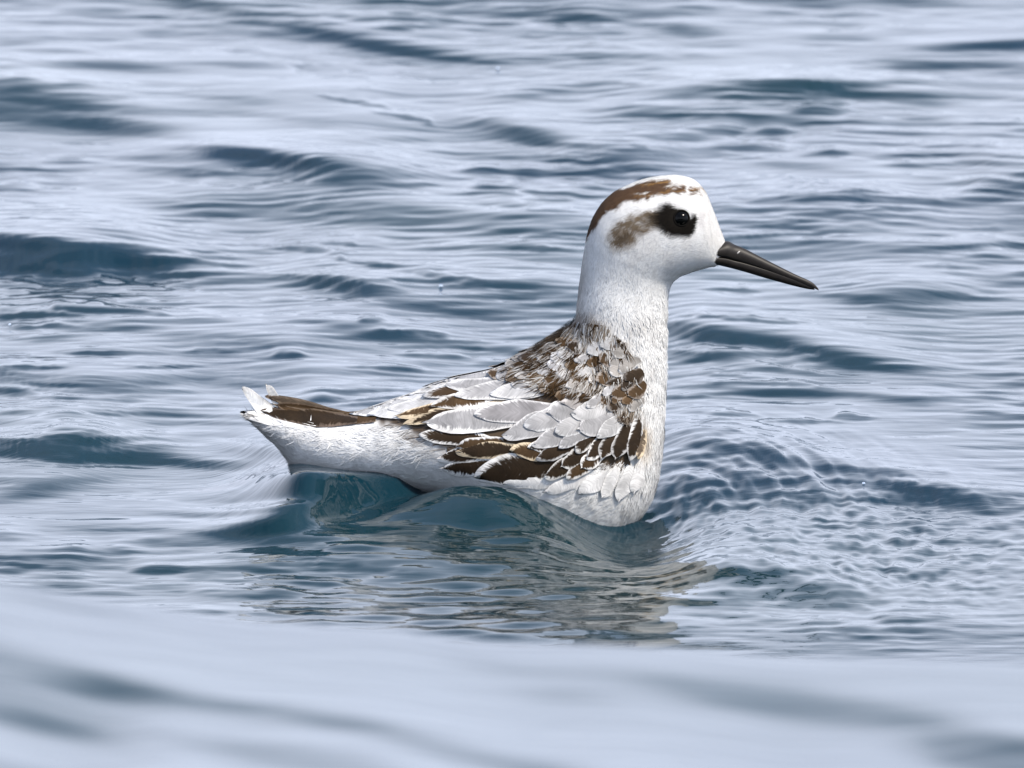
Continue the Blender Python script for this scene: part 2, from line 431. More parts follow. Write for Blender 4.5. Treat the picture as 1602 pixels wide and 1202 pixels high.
# surface normals of the loft
du = np.gradient(body_v, axis=0); dv = np.roll(body_v, -1, 1) - np.roll(body_v, 1, 1)
nrm = np.cross(du, dv); nrm /= np.linalg.norm(nrm, axis=-1, keepdims=True) + 1e-12
cen = body_v.mean(1, keepdims=True)
nrm *= np.sign((nrm * (body_v - cen)).sum(-1, keepdims=True))
# projected photo position of every body point (far side mirrored), used to lay out the plumage pattern
def seen(v):
    return 801 + v[..., 0] / S, WL - (v[..., 2] * CT - np.abs(v[..., 1]) * ST) / S
BPX, BPY = seen(body_v)
# low relief: clumped feathers
rel = 1.1 * fbm(BPX / 22, BPY / 22, 91, 3) + .25 * fbm(BPX / 6, BPY / 6, 95, 2)
hd = smooth(520, 440, BPY)
body_v = body_v + nrm * (rel * (1 - .6 * hd) - 2.2 * hd)[..., None] * S

WHITE = np.array((.83, .825, .81)); DARK = np.array((.075, .050, .030)); GREY = np.array((.40, .40, .41))
MANTLE = [(903,462),(930,500),(962,520),(985,560),(1000,600),(1004,650),(1010,690),(994,722),(960,718),(930,722),(905,738),(860,752),(800,752),(750,742),(705,728),(672,690),(630,668),(560,656),(552,640),(640,560),(800,500)]
def paint(px, py):
    n1 = fbm(px / 22, py / 22, 101, 4); n2 = fbm(px / 7, py / 7, 111, 3)
    c = np.ones(px.shape + (3,)) * WHITE
    c = c * (1 + .03 * n1 + .03 * n2)[..., None]
    def mix(col, k):
        nonlocal c
        k = np.clip(k, 0, 1)[..., None]
        c = c * (1 - k) + np.array(col) * k
    wpx, wpy = px + 5 * n1 + 3 * n2, py + 5 * fbm(px / 18, py / 18, 121, 3) + 3 * n2
    # mantle and wings: dark ground beneath the feathers
    sd = poly_sd(px + 16 * n1 + 6 * n2, py + 16 * fbm(px / 20, py / 20, 122, 3), MANTLE)
    mix((.085, .062, .045), 1 - smooth(-14, 8, sd))
    topd = py - np.interp(px, [550,600,640,700,765,822,862,890], [648,628,614,596,580,556,534,512])
    mix((.58, .57, .56), smooth(16, 6, topd + 5 * n2) * smooth(855, 790, px) * smooth(545, 560, px))
    # mottling that runs up the hind neck and down the side of the breast
    e = ell(wpx, wpy, 925, 512, 46, 40, 30)
    mix((.16, .125, .095), .8 * (1 - smooth(.3, 1.1, e)) * smooth(-.25, .3, n1 + .5 * n2))
    mix((.34, .31, .28), .55 * smooth(925, 900, wpx - .10 * (py - 430)) * smooth(375, 430, py) * smooth(530, 470, py))
    e = ell(wpx, wpy, 985, 590, 22, 70, 0)
    mix((.22, .18, .14), .55 * (1 - smooth(.4, 1.1, e)) * smooth(-.1, .3, n2 + n1))
    mix((.62, .50, .36), .45 * (1 - smooth(.3, 1.1, ell(wpx, wpy, 1008, 690, 16, 40, 0))))
    st = fbm(px / 5 + py / 60, py / 40, 131, 3)
    mix((.38, .37, .36), .45 * smooth(.15, .5, st) * smooth(640, 760, py) * smooth(860, 900, px))
    mix((.45, .43, .41), .35 * smooth(.2, .6, fbm(px / 6, py / 36, 141, 3)) * smooth(440, 500, py) * smooth(760, 700, py))
    mix((.60, .57, .54), .30 * smooth(0, .5, fbm(px / 30, py / 42, 145, 3)) * smooth(560, 480, py))
    mix((.55, .52, .49), .45 * smooth(935, 905, px + .12 * (430 - py)) * smooth(330, 380, py) * smooth(520, 470, py))
    # cap
    lo = np.interp(px, [915,924,949,978,1008,1040,1066,1100,1112], [374,360,335,316,309,308,303,306,300]) + 4 * n2 + 2 * n1
    hi = np.interp(px, [915,950,978,1000,1020,1048,1056,1100], [250,288,294,286,281,279,288,296]) + 2 * n2  # crown stays white above this: pale forecrown plus painted rim shine
    cap = smooth(3.5, -3.5, py - lo) * smooth(-2, 2, py - hi) * smooth(1108, 1098, px)
    fore = smooth(1046, 1062, px)
    capc = cap * (1 - fore) + fore * cap * smooth(-.5, 0, n2)
    rst = fbm(px / 30, (py + px * .12) / 3.2, 151, 3)
    mix((.095, .056, .034), capc)
    mix((.30, .17, .06), capc * .6 * smooth(.1, .4, rst) * smooth(985, 1010, px))
    mix((.72, .70, .66), capc * .8 * smooth(.28, .5, fbm(px / 26, (py + px * .1) / 3.0, 161, 3)) * smooth(985, 1015, px))
    # ear patch and eye mask
    ear = np.minimum(ell(wpx, wpy, 978, 366, 28, 20, -35), ell(wpx, wpy, 1008, 350, 40, 17, -14))
    mix((.165, .125, .085), (1 - smooth(.6, 1.45, ear)) * (.95 + .5 * n2))
    mix((.085, .06, .038), .8 * (1 - smooth(.2, 1.2, ell(wpx, wpy, 976, 372, 17, 12, -30))))
    mix((.06, .045, .03), .7 * (1 - smooth(.3, 1.2, ell(wpx, wpy, 1028, 346, 18, 15, 0))))
    msk = np.minimum(ell(wpx, wpy, 1056, 346, 29, 23, 20), ell(wpx, wpy, 1075, 358, 19, 14, -35))
    msk = np.minimum(msk, ell(wpx, wpy, 1085, 346, 7, 13, 12))
    mix((.008, .0065, .005), 1 - smooth(.75, 1.32, msk))
    mix((.52, .49, .49), .5 * (1 - smooth(.3, 1.1, ell(wpx, wpy, 1098, 345, 12, 18, 0))) * smooth(.9, 1.4, msk))
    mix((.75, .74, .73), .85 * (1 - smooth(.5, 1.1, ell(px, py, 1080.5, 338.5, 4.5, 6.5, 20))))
    # tail: brown upper side and dusky lower edge
    mix((.13, .10, .075), .85 * smooth(392, 410, px) * smooth(8, -4, wpy - np.interp(px, [380,420,460,520,560,600], [640,648,650,652,658,640])) * smooth(590, 560, px))
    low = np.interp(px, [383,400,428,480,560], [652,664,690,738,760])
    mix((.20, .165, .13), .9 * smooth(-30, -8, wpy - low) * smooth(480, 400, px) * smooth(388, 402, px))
    mix((.42, .41, .39), .6 * smooth(-46, -8, wpy - low) * smooth(600, 440, px))  # undertail shading painted in: greyer towards the lower edge
    return np.clip(c, .005, .86)
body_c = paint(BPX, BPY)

faces = grid_faces(NR, NA, True)
bv = body_v.reshape(-1, 3); bc = body_c.reshape(-1, 3)
tail_c = bv[:NA].mean(0); head_c = bv[-NA:].mean(0)
k = len(bv)
j = np.arange(NA)
capf = np.concatenate([np.stack([j, (j + 1) % NA, np.full(NA, k), np.full(NA, k)], -1),
                       np.stack([(NR - 1) * NA + (j + 1) % NA, (NR - 1) * NA + j, np.full(NA, k + 1), np.full(NA, k + 1)], -1)])
bv = np.concatenate([bv, [tail_c, head_c]]); bc = np.concatenate([bc, bc[:1], bc[-1:]])
def body_mesh():
    me = bpy.data.meshes.new('body')
    fl = [tuple(f) for f in faces] + [tuple(f[:3]) for f in capf]
    me.from_pydata([tuple(v) for v in bv], [], fl)
    me.polygons.foreach_set('use_smooth', np.ones(len(me.polygons), bool))
    me.update()
    return me
me_body = body_mesh()
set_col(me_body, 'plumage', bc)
BVH = BVHTree.FromPolygons([Vector(v) for v in bv], [tuple(f) for f in faces])

def plumage_material(name, attr='plumage', sss=True):
    m, t, p = new_mat(name)
    a = t.nodes.new('ShaderNodeAttribute'); a.attribute_name = attr
    geo = t.nodes.new('ShaderNodeNewGeometry')
    n = t.nodes.new('ShaderNodeTexNoise'); n.inputs['Scale'].default_value = 900; n.inputs['Detail'].default_value = 3
    mr = t.nodes.new('ShaderNodeMapRange'); mr.inputs['To Min'].default_value = .88; mr.inputs['To Max'].default_value = 1.1
    mm = t.nodes.new('ShaderNodeMix'); mm.data_type = 'RGBA'; mm.blend_type = 'MULTIPLY'; mm.inputs['Factor'].default_value = 1
    t.links.new(geo.outputs['Position'], n.inputs['Vector']); t.links.new(n.outputs['Fac'], mr.inputs['Value'])
    t.links.new(a.outputs['Color'], mm.inputs['A']); t.links.new(mr.outputs['Result'], mm.inputs['B'])
    t.links.new(mm.outputs['Result'], p.inputs['Base Color'])
    b = t.nodes.new('ShaderNodeBump'); b.inputs['Strength'].default_value = .12; b.inputs['Distance'].default_value = .0004
    t.links.new(n.outputs['Fac'], b.inputs['Height']); t.links.new(b.outputs['Normal'], p.inputs['Normal'])
    if name == 'downy_barbs':
        na = t.nodes.new('ShaderNodeAttribute'); na.attribute_name = 'skin_normal'
        vm = t.nodes.new('ShaderNodeMix'); vm.data_type = 'VECTOR'; vm.inputs['Factor'].default_value = .95
        vn = t.nodes.new('ShaderNodeVectorMath'); vn.operation = 'NORMALIZE'
        t.links.new(geo.outputs['Normal'], vm.inputs[4]); t.links.new(na.outputs['Vector'], vm.inputs[5])
        t.links.new(vm.outputs[1], vn.inputs[0]); t.links.new(vn.outputs['Vector'], p.inputs['Normal'])
    p.inputs['Roughness'].default_value = .75
    p.inputs['Specular IOR Level'].default_value = .06
    p.inputs['Sheen Weight'].default_value = .02
    return m
M_plum = plumage_material('soft_plumage')
M_barb = plumage_material('downy_barbs')

bird = bpy.data.objects.new('bird', None)
COL.objects.link(bird)
bird.empty_display_size = .05
bird['label'] = 'white shorebird with dark eye mask, slim black bill and mottled back, swimming'
bird['category'] = 'bird'
body = link('body', me_body, M_plum, bird)

def hit(px, py):
    """where the line of sight through a photo pixel meets the bird"""
    x, y, z = b_world(px, py)
    p, n, i, d = BVH.ray_cast(Vector((x, y, z)) - fwd * 1.0, fwd)
    if p is None:
        p, n, i, d = BVH.find_nearest(Vector((x, y, z)))
    c = Vector((p.x, 0, p.z))
    return p, n
BODY_N = nrm.reshape(-1, 3)

# ------------------------------------------------------------------ single feathers
def feather_material():
    m, t, p = new_mat('vane_feather')
    N = t.nodes; Lk = t.links
    core = N.new('ShaderNodeAttribute'); core.attribute_name = 'core'
    edge = N.new('ShaderNodeAttribute'); edge.attribute_name = 'fringe'
    ed = N.new('ShaderNodeAttribute'); ed.attribute_name = 'edge_mask'
    ax = N.new('ShaderNodeAttribute'); ax.attribute_name = 'vane'       # x = along, y = across
    geo = N.new('ShaderNodeNewGeometry')
    nz = N.new('ShaderNodeTexNoise'); nz.inputs['Scale'].default_value = 800; nz.inputs['Detail'].default_value = 4
    Lk.new(geo.outputs['Position'], nz.inputs['Vector'])
    add = N.new('ShaderNodeMath'); add.operation = 'MULTIPLY_ADD'
    sub = N.new('ShaderNodeMath'); sub.operation = 'SUBTRACT'; sub.inputs[1].default_value = .5
    Lk.new(nz.outputs['Fac'], sub.inputs[0])
    Lk.new(sub.outputs[0], add.inputs[0]); add.inputs[1].default_value = .8
    ad2 = N.new('ShaderNodeMath'); ad2.operation = 'MULTIPLY_ADD'; sb2 = N.new('ShaderNodeMath'); sb2.operation = 'SUBTRACT'; sb2.inputs[1].default_value = .5
    wv = N.new('ShaderNodeTexNoise'); wv.inputs['Scale'].default_value = 1.0; wv.inputs['Detail'].default_value = 3
    Lk.new(ax.outputs['Vector'], wv.inputs['Vector']); Lk.new(wv.outputs['Fac'], sb2.inputs[0]); Lk.new(sb2.outputs[0], ad2.inputs[0]); ad2.inputs[1].default_value = 1.3
    Lk.new(ed.outputs['Fac'], ad2.inputs[2]); Lk.new(ad2.outputs[0], add.inputs[2])
    mr = N.new('ShaderNodeMapRange'); mr.interpolation_type = 'SMOOTHSTEP'
    mr.inputs['From Min'].default_value = .26; mr.inputs['From Max'].default_value = .78
    Lk.new(add.outputs[0], mr.inputs['Value'])
    mx = N.new('ShaderNodeMix'); mx.data_type = 'RGBA'
    Lk.new(mr.outputs['Result'], mx.inputs['Factor']); Lk.new(core.outputs['Color'], mx.inputs['A']); Lk.new(edge.outputs['Color'], mx.inputs['B'])
    # barbs
    mv = N.new('ShaderNodeMapRange'); mv.inputs['From Min'].default_value = .3; mv.inputs['From Max'].default_value = .7; mv.inputs['To Min'].default_value = .82; mv.inputs['To Max'].default_value = 1.16
    Lk.new(wv.outputs['Fac'], mv.inputs['Value'])
    n2 = N.new('ShaderNodeTexNoise'); n2.inputs['Scale'].default_value = 160; n2.inputs['Detail'].default_value = 3
    Lk.new(geo.outputs['Position'], n2.inputs['Vector'])
    m2 = N.new('ShaderNodeMapRange'); m2.inputs['From Min'].default_value = .3; m2.inputs['From Max'].default_value = .7
    m2.inputs['To Min'].default_value = .72; m2.inputs['To Max'].default_value = 1.22
    Lk.new(n2.outputs['Fac'], m2.inputs['Value'])
    ml = N.new('ShaderNodeMath'); ml.operation = 'MULTIPLY'
    Lk.new(mv.outputs['Result'], ml.inputs[0]); Lk.new(m2.outputs['Result'], ml.inputs[1])
    mm = N.new('ShaderNodeMix'); mm.data_type = 'RGBA'; mm.blend_type = 'MULTIPLY'; mm.inputs['Factor'].default_value = 1
    Lk.new(mx.outputs['Result'], mm.inputs['A']); Lk.new(ml.outputs[0], mm.inputs['B'])
    Lk.new(mm.outputs['Result'], p.inputs['Base Color'])
    b = N.new('ShaderNodeBump'); b.inputs['Strength'].default_value = .3; b.inputs['Distance'].default_value = .0003
    Lk.new(wv.outputs['Fac'], b.inputs['Height']); Lk.new(b.outputs['Normal'], p.inputs['Normal'])
    p.inputs['Roughness'].default_value = .65
    p.inputs['Specular IOR Level'].default_value = .16
    return m
M_fea = feather_material()
FU = np.array([0, .12, .28, .44, .58, .7, .8, .87, .92, .96, .985, 1.0])
FV = np.array([-1, -.9, -.78, -.5, 0, .5, .78, .9, 1])
B_DARK = (.027, .0160, .0075); B_BRN = (.062, .036, .016); B_MID = (.105, .078, .055); G_GREY = (.33, .325, .33); G_LT = (.45, .445, .445)
E_W = (.80, .78, .75); E_BUFF = (.66, .54, .38); E_G = (.50, .49, .485); E_WG = (.62, .61, .60)
far_parts = []
def feather(name, bx, by, tx, ty, wid, core, fringe, ew=4.0, o0=1.2, lift=3.5, bend=0.0, point=2.4, parent=None, free=0.0, mirror=True):
    """one feather lying on the body from its base pixel to its tip pixel, wid pixels wide"""
    L = math.hypot(tx - bx, ty - by); dx, dy = (tx - bx) / L, (ty - by) / L
    nx, ny = -dy, dx
    verts = []; em = []; vane = []; ph = rng.uniform(0, 6.28)
    for u in FU:
        w = wid / 2 * (0.45 + .55 * min(1, u / .45) ** .7) * max(0.0, 1 - max(0, (u - .45) / .55) ** point) ** .55
        w = max(w, .25)
        for v in FV:
            wob = 1.0 + .16 * math.sin(3.1 * u + 2.3 * v + ph) + .09 * math.sin(9 * u - 4 * v + 2 * ph)
            al = L * u * (1 + .05 * math.sin(4 * v + ph))
            ac = w * v * wob + bend * 4 * u * (1 - u)
            cx = bx + dx * al + nx * ac
            cy = by + dy * al + ny * ac
            p, n = hit(cx, cy)
            if n.dot(fwd) > -.05:
                n = (n - fwd * .3).normalized()
            off = (o0 + lift * u + 1.1 * (1 - v * v) * (.3 + .7 * u)) * S
            q = p + n * off
            if free:
                x, y, z = b_world(cx, cy)
                q = q.lerp(Vector((x, p.y - .001, z)), min(1, free * u))
            verts.append(q)
            dist = min((1 - abs(v)) * w, (1 - u) * L)
            em.append(1 - min(1, dist / (2 * ew)))
            vane.append(((u * L - .75 * abs(v) * w) / 2.2, v * w / 16, ph * 9))
    nc = len(FV)
    f = grid_faces(len(FU), nc)
    me = np_mesh(name, [tuple(v) for v in verts], f)
    nvt = len(verts)
    jit = 1 + rng.normal(0, .10)
    kf = rng.uniform(.1, .45) if (name == 'scapular_feather' and bx > 875) else rng.uniform(.75, 1.0) if name in ('covert_feather', 'scapular_feather') else rng.uniform(.35, 1.0); fringe = tuple(kf * np.array(fringe) + (1 - kf) * np.minimum(np.array(core) * 1.7, .6))
    lift *= .55
    core_a = np.tile(np.array(core) * jit, (nvt, 1)); fr = np.tile(np.array(fringe), (nvt, 1))
    set_col(me, 'core', core_a); set_col(me, 'fringe', fr); set_float(me, 'edge_mask', em)
    a = me.attributes.new('vane', 'FLOAT_VECTOR', 'POINT'); a.data.foreach_set('vector', np.array(vane, np.float32).ravel())
    o = link(name, me, M_fea, parent or bird)
    if mirror:
        far_parts.append((np.array([(v.x, -v.y, v.z) for v in verts]), f[:, ::-1], core_a, fr, np.array(em), np.array(vane)))
    return o

wing = link('wing', np_mesh('wing', *(lambda: (
    # a thin shell over the folded forewing that carries the coverts
    np.array([tuple(hit(px, py)[0] + hit(px, py)[1] * (1.0 * S)) for py in np.linspace(640, 742, 9) for px in np.linspace(700 , 985, 22)]),
    grid_faces(9, 22)))()), M_plum, bird)
set_col(wing.data, 'plumage', np.tile(np.array((.085, .062, .042)), (9 * 22, 1)))

# tail
for args in [
    (436,664,381,609,27,(.80,.80,.79),E_W,3,.4,1,2,1.15),(446,642,416,602,18,(.80,.80,.79),E_W,3,.4,1,3,1.05),(478,664,379,646,24,(.70,.69,.68),E_W,4,1,2,3,1.8)]:
    bx, by, tx, ty, wd, co, fr, ew, o0, lf, bd, pt = args
    feather('tail_feather', bx, by, tx, ty, wd, co, fr, ew, o0, lf, bd, pt, free=1.2)
for args in [(590,650,420,619,30,B_MID,(.20,.155,.12),2,1.5,3,-5,1.7),(590,655,428,632,30,B_BRN,(.16,.12,.09),2,2.6,3,-3,1.8),(560,660,414,643,22,B_DARK,(.12,.09,.07),2,3.6,3,-2,2.2)]:
    bx, by, tx, ty, wd, co, fr, ew, o0, lf, bd, pt = args
    feather('tail_feather', bx, by, tx, ty, wd, co, fr, ew, o0, lf, bd, pt, free=.9)

# rump and wing-tip feathers, pale grey with white edges
for (bx, by, tx, ty, wd, co) in [(690,612,553,650,30,G_LT),(705,606,575,640,26,G_LT),(720,598,596,624,24,(.6,.6,.61)),(735,592,620,612,22,G_LT),
                                 (680,632,580,652,22,(.62,.62,.62)),(700,622,612,643,20,G_LT),(760,588,655,604,20,G_LT),(790,582,690,596,18,G_GREY)]:
    feather('rump_feather', bx, by, tx, ty, wd, co, E_W, 3.2, 1.2, 3, -3, 2.0)

SCAP = [ # long scapulars and tertials: base, tip, width, colour, edge colour, edge width, base offset
 (790,604,668,624,22,B_BRN,E_WG,2.6,2.2),(800,612,676,640,24,B_BRN,E_W,3.0,2.6),(780,618,622,655,24,B_BRN,E_BUFF,3.0,2.0),(790,632,640,666,24,B_DARK,E_BUFF,3.4,2.2),
 (840,596,720,606,24,G_GREY,E_WG,3.0,3.0),(850,612,742,622,30,G_GREY,E_WG,3.0,3.4),(872,606,790,618,30,G_LT,E_WG,3.0,4.0),
 (850,644,699,661,46,G_GREY,E_W,4.6,3.6),(870,640,770,650,34,(.29,.28,.285),E_WG,2.4,4.2),(884,648,806,676,40,G_GREY,E_W,3.2,4.6),(905,646,838,664,36,(.36,.355,.36),E_WG,2.6,5.2),
 (900,664,846,690,32,G_GREY,E_W,3.0,4.8),(925,640,868,646,34,G_GREY,E_WG,2.2,5.6),(930,652,880,672,34,(.38,.375,.375),E_WG,2.4,5.8),(930,670,884,694,26,G_GREY,E_WG,2.4,5.4),
 (958,638,905,646,34,G_LT,E_G,2.4,6.2),(962,654,912,668,34,G_GREY,E_G,2.4,6.2),(975,650,938,676,28,G_LT,E_WG,2.6,6.6),(945,630,890,632,22,(.3,.28,.27),E_G,2.2,5.8),
]
for i, (bx, by, tx, ty, wd, co, fr, ew, o0) in enumerate(SCAP):
    if bx > 830: tx, ty = bx + (tx - bx) * 1.22, by + (ty - by) * 1.22
    feather('scapular_feather', bx, by, tx, ty, wd, co, fr, ew, o0, 3.4, rng.uniform(-3, 3), rng.uniform(1.5, 2.2))

COV = [
 (770,690,662,682,26,B_DARK,E_W,3.2,1.6),(790,706,690,716,30,B_DARK,E_W,3.4,1.8),(800,692,716,698,26,B_BRN,E_WG,3.2,2.6),(812,704,718,706,28,B_DARK,E_BUFF,3.2,2.8),(790,724,692,730,28,B_DARK,E_W,3.4,1.4),
 (880,722,748,742,48,B_DARK,E_W,4.0,2.2),(868,706,800,704,24,B_BRN,E_BUFF,3.0,3.4),(890,690,826,700,22,B_DARK,E_W,3.0,3.2),(895,700,840,716,26,B_DARK,E_G,3.0,3.8),
 (905,716,852,744,28,B_DARK,E_W,3.2,3.6),(916,700,876,728,28,B_DARK,E_W,3.0,4.2),(930,716,886,746,26,B_BRN,E_W,3.2,4.0),(935,676,900,706,26,B_DARK,E_W,2.8,4.4),
 (950,676,916,716,26,B_DARK,E_W,3.0,4.8),(966,672,936,716,26,B_DARK,E_WG,3.0,5.0),(980,660,958,716,26,B_DARK,E_G,2.6,5.2),(996,656,980,716,24,B_DARK,E_WG,3.0,5.2),(1004,672,992,716,18,B_MID,E_BUFF,3.2,5.4),
 (944,706,906,730,24,B_BRN,E_W,3.0,4.4),
]
for (bx, by, tx, ty, wd, co, fr, ew, o0) in COV:
    feather('covert_feather', bx, by, tx, ty, wd, co, fr, ew, o0, 3.2, rng.uniform(-3, 3), rng.uniform(1.6, 2.6), parent=wing)
# pale flank feathers under the coverts
for (bx, by, tx, ty, wd) in [(925,746,852,766,22),(880,752,790,754,18),(950,738,905,770,24),(965,730,938,776,22),(985,728,965,782,22),(1000,722,988,770,20),(830,752,755,750,12)]:
    feather('flank_feather', bx, by, tx, ty, wd, (.66,.65,.64), E_W, 3.2, 1.6, 3, rng.uniform(-2, 2), 2.4)
# small mantle feathers: mottled brown, grey and buff with pale tips
pts = []
tries = 0
MP = [(905,505),(945,508),(978,540),(992,590),(998,640),(975,655),(945,628),(890,622),(850,612),(800,600),(770,590),(812,566),(850,540),(880,520)]
while tries < 4000 and len(pts) < 96:
    tries += 1
    q = (random.uniform(770, 1002), random.uniform(505, 656))
    if poly_sd(np.array([q[0]]), np.array([q[1]]), MP)[0] > 0: continue
    if any((q[0] - r[0]) ** 2 + (q[1] - r[1]) ** 2 < 13.5 ** 2 for r in pts): continue
    pts.append(q)
pts.sort(key=lambda q: q[0])
BLOT = [(905,512,30,16),(930,520,26,10),(985,600,12,20),(892,534,26,20),(866,541,20,13),(880,613,24,10),(962,592,22,12),(968,628,20,20),(820,575,14,8),(840,600,16,8),(945,572,16,12),(984,650,12,14),(900,575,10,8)]
for (qx, qy) in [q for q in pts if q[1] > 532]:
    dark = any(((qx - a) / c) ** 2 + ((qy - b) / d) ** 2 < 1.2 for a, b, c, d in BLOT)
    t = (qx - 800) / 200
    a = math.radians(172 - 50 * max(0, t - .35) - 11 * rng.normal())
    L = rng.uniform(24, 42); wd = rng.uniform(14, 26)
    if dark or rng.random() < .2: co, fr = [(B_DARK, E_G), (B_BRN, E_WG), (B_BRN, (.42, .36, .29))][rng.integers(3)]
    elif rng.random() < .45: co, fr = (.32, .30, .28), (.46, .44, .42)
    else: co, fr = [(G_GREY, E_G), (G_LT, E_WG), (B_MID, (.38, .35, .32)), (G_GREY, E_W)][rng.integers(4)]
    dx, dy = math.cos(a), math.sin(a)
    feather('mantle_feather', qx - dx * L * .5, qy - dy * L * .5, qx + dx * L * .5, qy + dy * L * .5, wd, co, tuple(.45 * np.array(fr) + .55 * np.minimum(np.array(co) * 2.2, .5)), 2.2, 4.2 + 3 * t, rng.uniform(1.8, 4), rng.uniform(-3, 3), 2.2)

# the far side of the back, hidden in the photograph: the same feathers joined as one part
vs_, fs_, cs_, rs_, es_, as_ = [], [], [], [], [], []
n0 = 0
for v, f, c, r, e, a in far_parts:
    vs_.append(v); fs_.append(f + n0); cs_.append(c); rs_.append(r); es_.append(e); as_.append(a); n0 += len(v)
me = np_mesh('back_feathers', np.concatenate(vs_), np.concatenate(fs_))
set_col(me, 'core', np.concatenate(cs_)); set_col(me, 'fringe', np.concatenate(rs_)); set_float(me, 'edge_mask', np.concatenate(es_))
a = me.attributes.new('vane', 'FLOAT_VECTOR', 'POINT'); a.data.foreach_set('vector', np.concatenate(as_).astype(np.float32).ravel())
link('back_feathers', me, M_fea, bird, kind='stuff')

# ------------------------------------------------------------------ downy plumage: thousands of fine barbs lying along the body
def barbs():
    N = 120000
    tang = -np.gradient(body_v, axis=0); tang /= np.linalg.norm(tang, axis=-1, keepdims=True) + 1e-12
    e1 = np.linalg.norm(np.gradient(body_v, axis=0), axis=-1); e2 = np.linalg.norm((np.roll(body_v, -1, 1) - np.roll(body_v, 1, 1)) / 2, axis=-1)
    area = (e1 * e2).ravel()
    px, py = BPX.ravel(), BPY.ravel()
    sd = poly_sd(px, py, MANTLE)
    back = poly_sd(px, py, MP)
    wgt = area * (.05 + .95 * smooth(-6, 4, sd) + 1.1 * smooth(4, -6, back) * smooth(780, 860, px)) * (body_v.reshape(-1, 3)[:, 2] > -.014) * (1 + 1.3 * smooth(520, 430, py))
    eye = ell(px, py, 1066, 342, 15, 15)
    wgt *= (eye > 1.1) & (px > 394)
    wgt *= smooth(-2, 6, poly_sd(px, py, [(410,605),(500,632),(600,645),(610,664),(560,668),(470,664),(410,660)]))
    wgt /= wgt.sum()
    r = np.random.default_rng(12)
    idx = r.choice(len(wgt), N, p=wgt)
    p = body_v.reshape(-1, 3)[idx]; n = nrm.reshape(-1, 3)[idx]; t = tang.reshape(-1, 3)[idx]
    b = np.cross(n, t)
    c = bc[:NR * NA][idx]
    hx, hy = px[idx], py[idx]
    head = smooth(470, 420, hy); face = smooth(1010, 1110, hx) * head
    inb = poly_sd(hx, hy, MP) < 0
    pal = np.array([B_DARK, B_BRN, (.30, .28, .26), (.55, .54, .52), (.22, .18, .14)])
    pick = np.clip(((fbm(hx / 17, hy / 13, 181, 3) + r.normal(0, .14, N)) * 4.2 + 2.2).astype(int), 0, 4)
    c = np.where(inb[:, None], pal[pick], c)
    L = (r.uniform(12, 26, N) * (1 - .52 * head - .2 * face)) * S
    flank = smooth(600, 640, hx) * smooth(760, 700, hx) * smooth(640, 670, hy)
    L *= 1 + .7 * flank
    W = r.uniform(.8, 1.9, N) * (1 - .35 * head) * S
    sway = fbm(hx / 26, hy / 26, 171, 3) * .7 + r.normal(0, .22, N)
    t2 = t * np.cos(sway)[:, None] + b * np.sin(sway)[:, None]; b2 = np.cross(n, t2)
    lift = r.uniform(.008, .050, N)
    p = p + n * (inb * r.uniform(2.5, 8.5, N) * S)[:, None]
    root = p - n * (0.6 * S)
    m1 = p + t2 * (L * .5)[:, None] + n * (L * lift * .9 + .5 * S)[:, None]
    tip = p + t2 * L[:, None] + n * (L * lift * 1.1)[:, None] + b2 * (r.normal(0, .12, N) * L)[:, None]
    wv = b2 * W[:, None] * .5
    V = np.stack([root - wv, root + wv, m1 - wv * .8, m1 + wv * .8, tip], 1).reshape(-1, 3)
    k = np.arange(N) * 5
    F = np.concatenate([np.stack([k, k + 1, k + 3], -1), np.stack([k, k + 3, k + 2], -1), np.stack([k + 2, k + 3, k + 4], -1)])
    me = np_mesh('plumage', V, F)
    cc = c * (1 + (.035 + .03 * head)[:, None] * r.normal(0, 1, (N, 1))); cc = np.clip(cc, .005, .87)
    set_col(me, 'plumage', np.repeat(cc, 5, 0))
    a = me.attributes.new('skin_normal', 'FLOAT_VECTOR', 'POINT'); a.data.foreach_set('vector', np.repeat(n, 5, 0).astype(np.float32).ravel())
    return me
link('plumage', barbs(), M_barb, bird, kind='stuff')

# ------------------------------------------------------------------ eye and bill
def simple_mat(name, col, rough, coat=0.0, noise_amt=.25, scale=300):
    m, t, p = new_mat(name)
    geo = t.nodes.new('ShaderNodeNewGeometry')
    n = t.nodes.new('ShaderNodeTexNoise'); n.inputs['Scale'].default_value = scale; n.inputs['Detail'].default_value = 4
    r = t.nodes.new('ShaderNodeValToRGB')
    r.color_ramp.elements[0].position = .3; r.color_ramp.elements[1].position = .7
    r.color_ramp.elements[0].color = tuple(c * (1 - noise_amt) for c in col) + (1,)
    r.color_ramp.elements[1].color = tuple(c * (1 + noise_amt) for c in col) + (1,)
    t.links.new(geo.outputs['Position'], n.inputs['Vector']); t.links.new(n.outputs['Fac'], r.inputs['Fac'])
    t.links.new(r.outputs['Color'], p.inputs['Base Color'])
    p.inputs['Roughness'].default_value = rough; p.inputs['Coat Weight'].default_value = coat
    b = t.nodes.new('ShaderNodeBump'); b.inputs['Strength'].default_value = .15; b.inputs['Distance'].default_value = .0002
    t.links.new(n.outputs['Fac'], b.inputs['Height']); t.links.new(b.outputs['Normal'], p.inputs['Normal'])
    return m
M_eye = simple_mat('eye_gloss', (.0015, .0013, .0011), .12, 0.0)
M_eye.node_tree.nodes['Principled BSDF'].inputs['Specular IOR Level'].default_value = .16
M_lid = simple_mat('eyelid_skin', (.005, .0045, .004), .9)
M_lid.node_tree.nodes['Principled BSDF'].inputs['Specular IOR Level'].default_value = .08
M_bill = simple_mat('upper_bill_horn', (.015, .012, .010), .5, 0, .3, 500)
M_bill2 = simple_mat('lower_bill_horn', (.009, .006, .004), .5, 0, .3, 500)
